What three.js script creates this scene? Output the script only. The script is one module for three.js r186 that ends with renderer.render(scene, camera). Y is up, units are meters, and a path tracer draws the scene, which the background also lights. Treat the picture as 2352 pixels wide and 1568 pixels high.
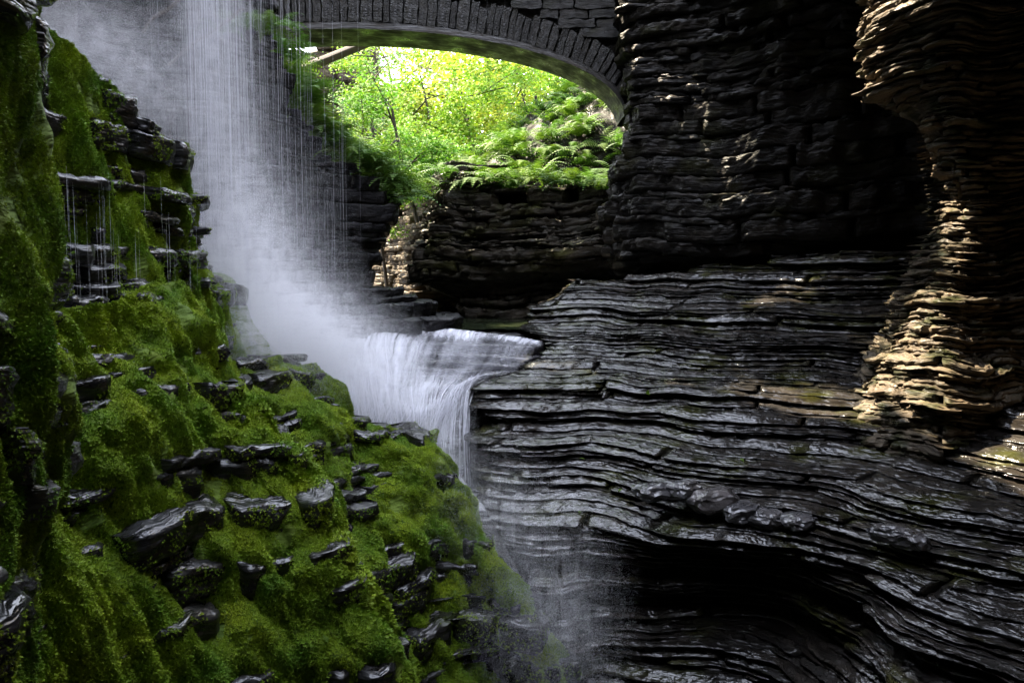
import * as THREE from 'three';
import { mergeGeometries } from 'three/addons/utils/BufferGeometryUtils.js';
import { createNoise2D, createNoise3D } from 'simplex-noise';

// ------------------------------------------------------------ camera, sky, sun, exposure
const scene = new THREE.Scene();
const W = 2352, H = 1568, EYE = 4, TV = Math.tan(THREE.MathUtils.degToRad(22.5)), PITCH = Math.atan((0.5 - 0.408) * 2 * TV);
const camera = new THREE.PerspectiveCamera(45, 1.5, 0.1, 400);
camera.position.set(0, EYE, 0);
camera.rotation.x = -PITCH;
const renderer = new THREE.WebGLRenderer();
renderer.toneMapping = THREE.LinearToneMapping;
renderer.toneMappingExposure = 9.5;
renderer.shadowMap.enabled = true;

{ // an even, pale summer sky: bright haze near the horizon, bluer overhead
  const w = 64, h = 64, data = new Float32Array(w * h * 4);
  for (let y = 0; y < h; y++) for (let x = 0; x < w; x++) {
    const up = Math.sin(((y + 0.5) / h - 0.5) * Math.PI), k = Math.pow(Math.max(0, up), 0.5), o = (y * w + x) * 4;
    const lo = [1.0, 1.0, 1.02], hi = [0.74, 0.8, 0.98];
    for (let c = 0; c < 3; c++) data[o + c] = (up < 0 ? 0.12 : lo[c] + (hi[c] - lo[c]) * k) * 1.0;
    data[o + 3] = 1;
  }
  const sky = new THREE.DataTexture(data, w, h, THREE.RGBAFormat, THREE.FloatType);
  sky.mapping = THREE.EquirectangularReflectionMapping;
  sky.magFilter = THREE.LinearFilter; sky.needsUpdate = true;
  scene.background = sky; scene.environment = sky;
}
const sunAz = THREE.MathUtils.degToRad(42), sunEl = THREE.MathUtils.degToRad(46);
const SUN = new THREE.Vector3(-Math.sin(sunAz) * Math.cos(sunEl), Math.sin(sunEl), -Math.cos(sunAz) * Math.cos(sunEl));
const sun = new THREE.DirectionalLight(new THREE.Color(1, 0.86, 0.66), 5);
sun.name = 'sun';
sun.position.copy(SUN).multiplyScalar(60); sun.target.position.set(0, 4, -10);
sun.castShadow = true; sun.shadow.mapSize.set(4096, 4096);
Object.assign(sun.shadow.camera, { left: -40, right: 40, top: 40, bottom: -40, near: 1, far: 160 });
scene.add(sun, sun.target);

// ------------------------------------------------------------ helpers
function mulberry(a) { return () => { a |= 0; a = (a + 0x6d2b79f5) | 0; let t = Math.imul(a ^ (a >>> 15), 1 | a); t = (t + Math.imul(t ^ (t >>> 7), 61 | t)) ^ t; return ((t ^ (t >>> 14)) >>> 0) / 4294967296; }; }
const R0 = mulberry(77);
const n2 = createNoise2D(mulberry(5)), n3 = createNoise3D(mulberry(6));
const fbm3 = (x, y, z, o = 3) => { let s = 0, a = 1, f = 1, t = 0; for (let i = 0; i < o; i++) { s += a * n3(x * f, y * f, z * f); t += a; a *= 0.5; f *= 2.1; } return s / t; };
const clamp = THREE.MathUtils.clamp, lerp = THREE.MathUtils.lerp, sstep = THREE.MathUtils.smoothstep;
const gauss = (r) => (r() + r() + r() + r() - 2) * 0.87;
const cP = Math.cos(PITCH), sP = Math.sin(PITCH);
function at(px, py, d) { // a sight line of the photograph followed to a given distance
  const x = ((px / W) * 2 - 1) * TV * 1.5 * d, y = (1 - (2 * py) / H) * TV * d;
  return new THREE.Vector3(x, EYE + y * cP - d * sP, -y * sP - d * cP);
}
const taken = {};
function numbered(n) { taken[n] = (taken[n] ?? -1) + 1; return taken[n] ? `${n}_${String(taken[n]).padStart(3, '0')}` : n; }
function tag(o, label, category, group, kind) { Object.assign(o.userData, { label, category }); if (group) o.userData.group = group; if (kind) o.userData.kind = kind; return o; }
function mesh(name, g, m, parent = scene) {
  const o = new THREE.Mesh(g, m); o.name = parent === scene ? numbered(name) : name;
  o.castShadow = o.receiveShadow = true; parent.add(o); return o;
}
function group(name, pos) { const g = new THREE.Group(); g.name = numbered(name); if (pos) g.position.copy(pos); scene.add(g); return g; }
const col = (r, g, b) => new THREE.Color().setRGB(r, g, b);

// ------------------------------------------------------------ textures
function periodic(seed) {
  const r = mulberry(seed), G = new Float32Array(65536 * 2);
  for (let i = 0; i < 65536; i++) { const a = r() * Math.PI * 2; G[i * 2] = Math.cos(a); G[i * 2 + 1] = Math.sin(a); }
  const idx = (x, y) => ((x * 73856093) ^ (y * 19349663)) & 65535, q = (t) => t * t * t * (t * (t * 6 - 15) + 10);
  return (x, y, px, py) => {
    const xi = Math.floor(x), yi = Math.floor(y), fx = x - xi, fy = y - yi, x0 = ((xi % px) + px) % px, y0 = ((yi % py) + py) % py, x1 = (x0 + 1) % px, y1 = (y0 + 1) % py;
    const d = (ix, iy, dx, dy) => { const k = idx(ix, iy) * 2; return G[k] * dx + G[k + 1] * dy; };
    return lerp(lerp(d(x0, y0, fx, fy), d(x1, y0, fx - 1, fy), q(fx)), lerp(d(x0, y1, fx, fy - 1), d(x1, y1, fx - 1, fy - 1), q(fx)), q(fy)) * 1.5;
  };
}
function tex(size, f, srgb) { // f(u, v) -> [r, g, b] in 0..1
  const data = new Uint8Array(size * size * 4);
  for (let y = 0; y < size; y++) for (let x = 0; x < size; x++) {
    const c = f(x / size, y / size), o = (y * size + x) * 4;
    for (let k = 0; k < 3; k++) data[o + k] = clamp(Math.round(c[k] * 255), 0, 255);
    data[o + 3] = 255;
  }
  const t = new THREE.DataTexture(data, size, size);
  t.wrapS = t.wrapT = THREE.RepeatWrapping; t.magFilter = THREE.LinearFilter; t.minFilter = THREE.LinearMipmapLinearFilter;
  if (srgb) t.colorSpace = THREE.SRGBColorSpace;
  t.needsUpdate = true; return t;
}
const pn = periodic(11), pm = periodic(12);
const oct = (f, u, v, ax, ay, n) => { let s = 0, a = 1, t = 0; for (let i = 0; i < n; i++) { s += a * f(u * ax, v * ay, ax, ay); t += a; a *= 0.55; ax *= 2; ay *= 2; } return s / t; };
const rockBump = tex(1024, (u, v) => {
  const lam = oct(pn, u, v, 5, 30, 4), grain = oct(pm, u, v, 24, 40, 4), pit = Math.abs(oct(pm, u, v, 9, 16, 3));
  const h = clamp(0.5 + 0.55 * lam + 0.3 * grain - 0.25 * pit, 0, 1); return [h, h, h];
});
const rockTone = tex(1024, (u, v) => {
  const lam = oct(pn, u, v, 3, 22, 5), blot = oct(pm, u, v, 5, 6, 5), k = clamp(0.72 + 0.4 * lam + 0.35 * blot, 0.25, 1);
  const warm = 0.06 * oct(pm, u, v, 3, 7, 3); return [k * (1 + warm), k, k * (1 - warm)];
}, true);
const rockGloss = tex(512, (u, v) => { const k = clamp(0.62 + 0.9 * oct(pm, u, v, 7, 11, 5), 0.2, 1); return [k, k, k]; });
for (const t of [rockBump, rockTone, rockGloss]) t.repeat.set(0.55, 0.55);
function rock(color, rough, bump, more = {}) {
  return new THREE.MeshPhysicalMaterial({ color, vertexColors: true, map: rockTone, bumpMap: rockBump, bumpScale: bump, roughness: rough, roughnessMap: rockGloss, ...more });
}
const M = {
  wet: rock(col(1, 1, 1), 0.32, 0.02),
  damp: rock(col(1, 1, 1), 0.8, 0.03, { specularIntensity: 0.3 }),
  dry: rock(col(1, 1, 1), 1.0, 0.035, { specularIntensity: 0.25 }),
  bank: rock(col(1, 1, 1), 0.48, 0.022),
};

// ------------------------------------------------------------ layered rock: every bed is a run of blocks, each block a mesh
const catmull = (a, b, c, d, t) => 0.5 * (2 * b + (c - a) * t + (2 * a - 5 * b + 4 * c - d) * t * t + (3 * b - a - 3 * c + d) * t * t * t);
const stoneTint = (base, moss, amount, scale = 0.9) => (x, y, z, c) => {
  const m = sstep(fbm3(x * scale, y * scale * 1.6, z * scale, 4), 0.25 - amount, 0.7 - amount), v = 1 + 0.35 * fbm3(x * 2.3 + 9, y * 7, z * 2.3, 2);
  for (let k = 0; k < 3; k++) c[k] = lerp(base[k], moss[k], m) * v;
};
function rockWall(name, o) {
  const r = mulberry(o.seed), root = group(name); root.userData.kind = 'structure';
  if (o.label) root.userData.label = o.label;
  const cols = o.cols.map((c) => {
    const p = c.map((q) => (q.isVector3 ? q.clone() : at(...q))).sort((a, b) => b.y - a.y);
    for (let i = 1; i < p.length; i++) if (p[i].y > p[i - 1].y - 0.01) p[i].y = p[i - 1].y - 0.01;
    return p;
  });
  const xz = (c, y) => {
    const p = cols[clamp(c, 0, cols.length - 1)];
    if (y >= p[0].y) return [p[0].x, p[0].z];
    for (let i = 1; i < p.length; i++) if (y >= p[i].y) { const k = (y - p[i].y) / (p[i - 1].y - p[i].y); return [lerp(p[i].x, p[i - 1].x, k), lerp(p[i].z, p[i - 1].z, k)]; }
    const q = p[p.length - 1]; return [q.x, q.z];
  };
  const top = (u) => { const i = clamp(Math.floor(u), 0, cols.length - 2), k = u - i; return lerp(cols[i][0].y, cols[i + 1][0].y, k); };
  const bottom = (u) => { const i = clamp(Math.floor(u), 0, cols.length - 2), k = u - i, b = (c) => c[c.length - 1].y; return lerp(b(cols[i]), b(cols[i + 1]), k); };
  const yMin = o.yMin ?? Math.min(...cols.map((c) => c[c.length - 1].y)), yMax = Math.max(...cols.map((c) => c[0].y));
  const D = o.depth ?? 1, res = o.res ?? 0.06, out = [], v = [0, 0, 0];
  let y = yMin, hard = r() < 0.5, k = 0;
  while (y < yMax) {
    k++;
    const soft = r() < (o.soft ?? 0.3), t = soft ? lerp(o.t[0], o.t[1], r() * 0.25) : lerp(o.t[0], o.t[1], Math.pow(r(), 1.4));
    const y0 = y, y1 = y + t, ym = (y0 + y1) / 2; y = y1;
    const jut = (soft ? -o.jut * (0.5 + r()) : o.jut * (r() - 0.35)) + (o.macro ?? 0) * n2(ym * 3.1, o.seed);
    // contour of this bed in plan
    const dense = [], ND = 60 * (cols.length - 1);
    for (let q = 0; q <= ND; q++) {
      const u = (q / ND) * (cols.length - 1), i = Math.min(Math.floor(u), cols.length - 2), f = u - i;
      const [a, b, c, d] = [i - 1, i, i + 1, i + 2].map((c) => xz(c, ym));
      dense.push([catmull(a[0], b[0], c[0], d[0], f), catmull(a[1], b[1], c[1], d[1], f), u]);
    }
    const pts = []; let acc = 0, want = 0;
    for (let q = 1; q < dense.length; q++) {
      const a = dense[q - 1], b = dense[q], L = Math.hypot(b[0] - a[0], b[1] - a[1]);
      while (want <= acc + L) { const f = L ? (want - acc) / L : 0; pts.push([lerp(a[0], b[0], f), lerp(a[1], b[1], f), lerp(a[2], b[2], f), want]); want += res; }
      acc += L;
    }
    if (pts.length < 6) continue;
    const nrm = pts.map((p, i) => { const w = o.smooth ?? 5, a = pts[Math.max(0, i - w)], b = pts[Math.min(pts.length - 1, i + w)], L = Math.hypot(b[0] - a[0], b[1] - a[1]) || 1; return [-(b[1] - a[1]) / L, (b[0] - a[0]) / L]; });
    // runs where the bed exists, cut into blocks
    let i = 0;
    while (i < pts.length) {
      const ok = (i) => y1 < top(pts[i][2]) + t * 0.5 + (o.topNoise ?? 0.1) * n2(pts[i][0] * 1.7, pts[i][1] * 1.7 + k) && (o.yMin !== undefined || y0 > bottom(pts[i][2]) - t);
      if (!ok(i)) { i++; continue; }
      const len = Math.max(8, Math.round(lerp(o.block[0], o.block[1], r() * r()) / res)); let e = i;
      while (e + 1 < pts.length && e - i < len && ok(e + 1)) e++;
      if (pts.length - e < 6 && e + 1 < pts.length && ok(Math.min(e + 3, pts.length - 1))) e = pts.length - 1;
      if (e - i > 3) out.push(block(pts.slice(i, e + 1), nrm.slice(i, e + 1), y0, y1, jut + (r() - 0.5) * o.jut * (o.blockJut ?? 0.8), r() * 99, r));
      i = e + 1;
    }
  }
  function block(p, n, y0, y1, jut, seed, r) {
    const t = y1 - y0, rows = [], N = p.length, rd = Math.min(t * 0.45, o.round ?? 0.06), front = clamp(Math.round(t / (res * 0.9)), 2, 10);
    // profile: [how far out, height]
    rows.push([-D, y1], [-D * 0.35, y1], [-0.22, y1], [-0.1, y1], [-rd, y1]);
    for (let q = 1; q <= 3; q++) { const a = (q / 3) * Math.PI / 2; rows.push([-rd + rd * Math.sin(a), y1 - rd + rd * Math.cos(a)]); }
    if (o.slant) { // beds worn to a slope: the tread falls forward to a low lip
      const drop = t * o.slant, run = o.run * (0.6 + 0.8 * r());
      rows.length = 0; rows.push([-D, y1]); for (const f of [0.72, 0.55, 0.43, 0.34, 0.26, 0.2]) rows.push([-D * f, y1]);
      for (let q = 0; q <= 6; q++) { const f = q / 6; rows.push([-run * (1 - f), y1 - drop * Math.pow(f, 1.3)]); }
    }
    const yTop = o.slant ? y1 - t * o.slant : y1 - rd, lipRows = rows.length;
    const und = t * (o.under ?? 0.25);
    for (let q = 1; q <= front; q++) { const f = q / front; rows.push([-und * f * f, lerp(yTop, y0 + 0.02 * t, f)]); }
    rows.push([-und - 0.08, y0], [-D, y0]);
    const P = [], UV = [], C = [], I = [], tilt = (r() - 0.5) * (o.tilt ?? 0.03);
    const total = N + 2;
    for (let ii = 0; ii < total; ii++) {
      const i = clamp(ii - 1, 0, N - 1), cap = ii === 0 || ii === total - 1, e = Math.min(i, N - 1 - i) * res, corner = o.corner ?? 0.07;
      const inset = e < corner ? corner * 0.8 * (1 - Math.sqrt(1 - (1 - e / corner) ** 2)) : 0;
      const wav = (o.wave ?? 0.08) * fbm3(p[i][0] * 1.3 + seed, y0 * 3, p[i][1] * 1.3, 3) + tilt * (i / N - 0.5);
      let along = p[i][3];
      let pv = 0;
      for (let q = 0; q < rows.length; q++) {
        let off = rows[q][0], yy = rows[q][1];
        if (q > 0) pv += Math.hypot(off - rows[q - 1][0], yy - rows[q - 1][1]);
        const isBack = off <= -D + 1e-6;
        if (!isBack) {
          off += jut + wav - inset; if (cap) off -= 0.3;
          const nx = p[i][0] + n[i][0] * off, nz = p[i][1] + n[i][1] * off, g = o.rough ?? 0.02;
          off += g * fbm3(nx * 7, yy * 9, nz * 7, 3) + g * 0.5 * n3(nx * 26, yy * 30, nz * 26);
          if (q > 0 && q < lipRows - 2) yy += g * 0.7 * fbm3(nx * 5 + 3, 7, nz * 5, 2) + (o.topBump ?? 0.4) * g * n3(nx * 17, 3, nz * 17);
        }
        const x = p[i][0] + n[i][0] * off, z = p[i][1] + n[i][1] * off;
        yy += (o.dip ?? 0.03) * n2(x * (o.dipF ?? 0.6), z * (o.dipF ?? 0.6));
        P.push(x, yy, z); UV.push(along + seed * 0.37, pv + y0 * 3);
        o.tint(x, yy, z, v); C.push(v[0], v[1], v[2]);
      }
    }
    const m = rows.length;
    for (let i = 0; i < total - 1; i++) for (let q = 0; q < m - 1; q++) { const a = i * m + q, b = a + 1, c = a + m, d = c + 1; I.push(a, b, c, b, d, c); }
    const g = new THREE.BufferGeometry();
    g.setAttribute('position', new THREE.Float32BufferAttribute(P, 3)); g.setAttribute('uv', new THREE.Float32BufferAttribute(UV, 2)); g.setAttribute('color', new THREE.Float32BufferAttribute(C, 3));
    g.setIndex(I); g.computeVertexNormals(); return g;
  }
  const S = (u, y) => { const i = clamp(Math.floor(u), 0, cols.length - 2), f = u - i, [a, b, c, d] = [i - 1, i, i + 1, i + 2].map((c) => xz(c, y)); return [catmull(a[0], b[0], c[0], d[0], f), catmull(a[1], b[1], c[1], d[1], f)]; };
  // a smooth sheet that follows the wall: solid core behind the beds, or moss over them
  root.userData.sheet = (name, mat, nu, nv, off, tint, lift = 0) => {
    const P = [], UV = [], C = [], I = [], L = cols.length - 1.001, lens = [0]; let acc = 0;
    const ymid = (yMin + yMax) / 2, fine = [];
    for (let i = 0; i <= 400; i++) { const p = S((i / 400) * L, ymid); if (i) acc += Math.hypot(p[0] - fine[i - 1][0], p[1] - fine[i - 1][1]); fine.push(p); lens[i] = acc; }
    const uAt = (f) => { const w = f * acc; let k = 1; while (k < 400 && lens[k] < w) k++; const g = (w - lens[k - 1]) / (lens[k] - lens[k - 1] || 1); return ((k - 1 + g) / 400) * L; };
    for (let j = 0; j <= nv; j++) for (let i = 0; i <= nu; i++) {
      const u = uAt(i / nu), y = lerp(yMin, top(u) + lift, j / nv), a = S(Math.max(0, u - 0.12), y), b = S(Math.min(L, u + 0.12), y), p = S(u, y), q = Math.hypot(b[0] - a[0], b[1] - a[1]) || 1;
      const nx = -(b[1] - a[1]) / q, nz = (b[0] - a[0]) / q, w = off(p[0], y, p[1]);
      const x = p[0] + nx * w, z = p[1] + nz * w, yy = y + (o.dip ?? 0.03) * n2(x * (o.dipF ?? 0.6), z * (o.dipF ?? 0.6)) + w * 0.5;
      P.push(x, yy, z); UV.push((i / nu) * acc, y); tint(x, yy, z, v); C.push(v[0], v[1], v[2]);
    }
    for (let j = 0; j < nv; j++) for (let i = 0; i < nu; i++) { const a = j * (nu + 1) + i, b = a + nu + 1; I.push(a, a + 1, b, b, a + 1, b + 1); }
    const g = new THREE.BufferGeometry(); g.setAttribute('position', new THREE.Float32BufferAttribute(P, 3)); g.setAttribute('uv', new THREE.Float32BufferAttribute(UV, 2)); g.setAttribute('color', new THREE.Float32BufferAttribute(C, 3));
    g.setIndex(I); g.computeVertexNormals(); return mesh(name, g, mat, root);
  };
  root.userData.sheet('rock_core', o.mat, 60, 40, () => -(o.core ?? 0.3), o.tint, -(o.coreTop ?? 0.15));
  const shown = (g) => { g.computeBoundingSphere(); const b = g.boundingSphere; return b.radius / b.center.distanceTo(camera.position); };
  out.sort((a, b) => shown(b) - shown(a));
  out.slice(0, 290).forEach((g) => mesh('rock_layer', g, o.mat, root));
  if (out.length > 290) mesh('small_rock_layers', mergeGeometries(out.slice(290)), o.mat, root).userData.kind = 'stuff';
  console.log(root.name, out.length, 'blocks');
  root.userData.parts = out; return root;
}
let TRI = 0;
const WET = [0.04, 0.035, 0.03], ALGAE = [0.045, 0.046, 0.013];

// ------------------------------------------------------------ the setting
// lower right: wet ledges stepping down to the slot
const ledges = rockWall('rock_ledges', {
  seed: 3, mat: M.wet, t: [0.015, 0.1], slant: 0.74, run: 0.15, jut: 0.045, macro: 0.17, soft: 0.16, block: [1.2, 8], blockJut: 0.6, depth: 1.4, res: 0.04, round: 0.022, rough: 0.017, under: 0.12, dip: 0.03, dipF: 0.9, wave: 0.07, corner: 0.02, topNoise: 0.05,
  tint: stoneTint(WET, ALGAE, 0.2, 1.2),
  cols: [
    [[1300, 655, 14.5], [1290, 735, 14], [1330, 790, 12.5], [1290, 850, 11.5], [1200, 890, 11], [1210, 960, 10.4], [1190, 1010, 10.2], [1180, 1090, 9.8], [1180, 1140, 9.6], [1250, 1270, 9], [1330, 1400, 8.4], [1380, 1568, 7.8], [1380, 1900, 7.6]],
    [[1290, 655, 12.3], [1195, 735, 11.6], [1240, 790, 10.6], [1190, 850, 9.7], [1075, 890, 9.1], [1120, 960, 8.7], [1105, 1010, 8.4], [1090, 1090, 8.05], [1080, 1140, 7.8], [1165, 1270, 7.3], [1245, 1400, 7.0], [1310, 1568, 6.75], [1310, 1900, 6.5]],
    [[1400, 640, 12.2], [1390, 735, 11.0], [1400, 800, 10.1], [1390, 880, 9.2], [1380, 960, 8.55], [1380, 1040, 8.05], [1370, 1120, 7.6], [1360, 1200, 7.2], [1370, 1280, 7.05], [1380, 1400, 6.95], [1400, 1568, 6.7], [1400, 1900, 6.5]],
    [[1600, 615, 11.2], [1600, 690, 10.4], [1600, 760, 9.7], [1600, 840, 9.0], [1600, 920, 8.4], [1600, 1000, 7.85], [1600, 1080, 7.35], [1600, 1160, 6.9], [1600, 1225, 6.65], [1600, 1290, 6.95], [1600, 1420, 7.0], [1600, 1568, 6.5], [1600, 1900, 6.3]],
    [[1800, 590, 10.6], [1800, 690, 9.9], [1800, 760, 9.3], [1800, 840, 8.75], [1800, 920, 8.15], [1800, 1000, 7.6], [1800, 1080, 7.1], [1800, 1160, 6.7], [1800, 1230, 6.4], [1800, 1300, 6.65], [1800, 1430, 6.75], [1800, 1568, 6.3], [1800, 1900, 6.1]],
    [[1960, 570, 10.1], [1960, 690, 9.5], [1960, 760, 9.0], [1960, 840, 8.5], [1960, 920, 7.95], [1960, 1000, 7.4], [1960, 1080, 6.9], [1960, 1160, 6.5], [1960, 1240, 6.15], [1960, 1320, 6.2], [1960, 1430, 6.1], [1960, 1568, 5.7], [1960, 1900, 5.4]],
    [[2120, 560, 9.7], [2120, 690, 9.2], [2120, 760, 8.7], [2120, 840, 8.2], [2120, 920, 7.7], [2120, 1000, 7.1], [2120, 1080, 6.5], [2120, 1160, 6.1], [2120, 1240, 5.8], [2120, 1320, 5.6], [2120, 1430, 5.4], [2120, 1568, 5.1], [2120, 1900, 4.9]],
    [[2400, 560, 9.0], [2400, 760, 8.0], [2400, 900, 7.2], [2400, 1000, 6.5], [2400, 1100, 5.9], [2400, 1240, 5.4], [2400, 1430, 5.0], [2400, 1568, 4.7], [2400, 1900, 4.5]],
  ],
});
// upper right: the dark overhanging wall from the bridge towards the camera
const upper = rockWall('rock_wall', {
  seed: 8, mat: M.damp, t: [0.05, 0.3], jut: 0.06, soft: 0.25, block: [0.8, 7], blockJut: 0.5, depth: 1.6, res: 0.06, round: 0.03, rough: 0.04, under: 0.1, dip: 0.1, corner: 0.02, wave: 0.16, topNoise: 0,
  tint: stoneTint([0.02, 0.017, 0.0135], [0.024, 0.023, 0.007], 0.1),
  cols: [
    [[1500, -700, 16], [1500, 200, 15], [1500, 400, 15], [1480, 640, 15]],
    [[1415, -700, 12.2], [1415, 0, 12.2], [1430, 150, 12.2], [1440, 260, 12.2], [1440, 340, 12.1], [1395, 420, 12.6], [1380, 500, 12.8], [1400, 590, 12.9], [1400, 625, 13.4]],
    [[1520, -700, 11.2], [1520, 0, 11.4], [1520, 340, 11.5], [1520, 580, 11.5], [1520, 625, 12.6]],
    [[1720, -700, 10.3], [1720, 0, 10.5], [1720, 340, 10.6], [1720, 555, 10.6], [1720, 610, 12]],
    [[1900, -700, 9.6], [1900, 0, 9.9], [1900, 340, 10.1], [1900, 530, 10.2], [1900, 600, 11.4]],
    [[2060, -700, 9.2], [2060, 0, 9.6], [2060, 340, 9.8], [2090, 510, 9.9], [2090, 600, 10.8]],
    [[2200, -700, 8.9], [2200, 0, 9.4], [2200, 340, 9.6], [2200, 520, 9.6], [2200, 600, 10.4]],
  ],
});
// the buttress at the far right: its left flank catches the sun
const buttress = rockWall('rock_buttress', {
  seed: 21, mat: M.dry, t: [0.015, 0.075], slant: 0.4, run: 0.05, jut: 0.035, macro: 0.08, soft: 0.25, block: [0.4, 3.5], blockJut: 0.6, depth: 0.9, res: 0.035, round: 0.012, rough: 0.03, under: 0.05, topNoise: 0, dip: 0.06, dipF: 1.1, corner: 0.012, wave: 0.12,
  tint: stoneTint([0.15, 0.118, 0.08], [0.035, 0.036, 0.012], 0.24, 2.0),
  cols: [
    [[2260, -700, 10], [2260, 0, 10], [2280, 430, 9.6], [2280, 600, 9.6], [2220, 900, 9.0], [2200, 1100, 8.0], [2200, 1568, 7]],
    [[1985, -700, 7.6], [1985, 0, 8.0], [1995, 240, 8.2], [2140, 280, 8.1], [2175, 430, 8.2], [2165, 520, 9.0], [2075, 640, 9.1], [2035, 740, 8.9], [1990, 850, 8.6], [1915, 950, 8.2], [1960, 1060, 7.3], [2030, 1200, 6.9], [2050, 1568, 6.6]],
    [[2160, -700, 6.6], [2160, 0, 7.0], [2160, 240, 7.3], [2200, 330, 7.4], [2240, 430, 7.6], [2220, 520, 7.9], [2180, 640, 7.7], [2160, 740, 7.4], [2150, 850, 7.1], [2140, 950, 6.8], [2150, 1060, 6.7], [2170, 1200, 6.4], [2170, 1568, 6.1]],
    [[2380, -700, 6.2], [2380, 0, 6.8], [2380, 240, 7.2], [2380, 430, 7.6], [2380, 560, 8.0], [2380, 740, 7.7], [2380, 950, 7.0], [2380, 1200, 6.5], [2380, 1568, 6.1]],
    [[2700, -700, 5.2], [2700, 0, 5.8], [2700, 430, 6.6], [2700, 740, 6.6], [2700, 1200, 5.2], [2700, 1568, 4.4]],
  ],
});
// behind the falls: left cliff, its top falling away to the right
const cliff = rockWall('rock_cliff', {
  seed: 14, mat: M.damp, t: [0.05, 0.28], jut: 0.06, soft: 0.3, block: [1, 6], corner: 0.02, blockJut: 0.5, depth: 1.5, res: 0.07, round: 0.03, rough: 0.03, under: 0.2, topNoise: 0.12, yMin: 2.2,
  tint: stoneTint([0.028, 0.027, 0.029], [0.028, 0.03, 0.012], 0.02),
  cols: [
    [[-500, -900, 8.2], [-500, 800, 8.2]],
    [[60, -900, 8.6], [60, 800, 8.8]],
    [[300, -900, 9.2], [300, 300, 9.6], [300, 800, 9.5]],
    [[500, -700, 9.8], [500, 300, 10.1], [500, 760, 10.0]],
    [[610, -300, 10.4], [610, 300, 10.6], [620, 760, 10.4]],
    [[660, 150, 10.8], [690, 400, 11.0], [700, 600, 10.9], [720, 690, 10.8], [740, 750, 10.6]],
    [[740, 330, 11.2], [780, 560, 11.3], [800, 640, 11.2], [850, 690, 11.1], [900, 745, 11.0]],
    [[860, 410, 11.6], [860, 560, 11.8], [850, 640, 11.7], [920, 690, 11.5], [1000, 745, 11.3]],
    [[925, 465, 12.0], [880, 560, 12.2], [850, 640, 12.2], [940, 680, 12.2], [1060, 735, 11.9]],
    [[905, 470, 14.0], [880, 560, 14.2], [860, 640, 14.2], [930, 680, 14.2], [1050, 735, 13.9]],
  ],
});
// beyond the arch: undercut ledge rock on the right, and the sunlit cleft behind it
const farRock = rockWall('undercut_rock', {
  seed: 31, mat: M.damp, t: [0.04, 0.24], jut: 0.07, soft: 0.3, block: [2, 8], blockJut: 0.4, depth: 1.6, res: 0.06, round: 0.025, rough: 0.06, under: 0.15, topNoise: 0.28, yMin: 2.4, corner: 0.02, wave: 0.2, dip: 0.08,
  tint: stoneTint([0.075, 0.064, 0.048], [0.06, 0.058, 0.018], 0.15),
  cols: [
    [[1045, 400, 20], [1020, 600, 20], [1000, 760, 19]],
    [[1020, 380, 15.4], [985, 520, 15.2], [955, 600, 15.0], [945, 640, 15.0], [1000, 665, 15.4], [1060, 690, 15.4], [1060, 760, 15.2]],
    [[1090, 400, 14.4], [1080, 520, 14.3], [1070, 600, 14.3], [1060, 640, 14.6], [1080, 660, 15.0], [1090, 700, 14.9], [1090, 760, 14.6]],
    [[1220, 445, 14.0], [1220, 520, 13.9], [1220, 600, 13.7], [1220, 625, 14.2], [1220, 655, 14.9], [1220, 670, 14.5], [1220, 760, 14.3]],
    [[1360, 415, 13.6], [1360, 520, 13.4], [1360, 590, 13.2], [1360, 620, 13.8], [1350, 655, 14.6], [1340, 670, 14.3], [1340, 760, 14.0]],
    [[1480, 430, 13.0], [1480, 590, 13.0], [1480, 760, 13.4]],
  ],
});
const fernLine = (t) => [lerp(640, 935, t), t < 0.3 ? lerp(135, 315, t / 0.3) : t < 0.7 ? lerp(315, 385, (t - 0.3) / 0.4) : lerp(385, 455, (t - 0.7) / 0.3)];
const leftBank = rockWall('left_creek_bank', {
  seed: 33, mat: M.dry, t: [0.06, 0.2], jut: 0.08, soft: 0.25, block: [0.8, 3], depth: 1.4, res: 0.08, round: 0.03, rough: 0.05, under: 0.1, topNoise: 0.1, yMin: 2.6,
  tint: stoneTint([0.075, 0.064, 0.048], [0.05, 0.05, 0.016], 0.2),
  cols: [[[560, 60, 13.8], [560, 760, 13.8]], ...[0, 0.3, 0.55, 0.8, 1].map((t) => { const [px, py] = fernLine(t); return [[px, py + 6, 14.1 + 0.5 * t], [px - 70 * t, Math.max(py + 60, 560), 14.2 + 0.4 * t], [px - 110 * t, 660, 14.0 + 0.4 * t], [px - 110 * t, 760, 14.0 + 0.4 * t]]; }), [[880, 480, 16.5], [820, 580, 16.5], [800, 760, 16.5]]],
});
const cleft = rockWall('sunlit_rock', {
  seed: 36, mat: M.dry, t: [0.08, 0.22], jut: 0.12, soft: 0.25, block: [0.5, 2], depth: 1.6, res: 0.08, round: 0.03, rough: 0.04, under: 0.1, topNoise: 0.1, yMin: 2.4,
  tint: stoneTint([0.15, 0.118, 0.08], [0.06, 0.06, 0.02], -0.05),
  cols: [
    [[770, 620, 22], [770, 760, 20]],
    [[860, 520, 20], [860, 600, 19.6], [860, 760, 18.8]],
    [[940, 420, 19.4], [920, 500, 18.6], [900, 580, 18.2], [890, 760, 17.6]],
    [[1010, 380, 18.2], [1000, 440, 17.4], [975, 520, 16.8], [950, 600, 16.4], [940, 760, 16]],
    [[1100, 380, 17], [1090, 500, 16.4], [1080, 760, 16]],
  ],
});
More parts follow.
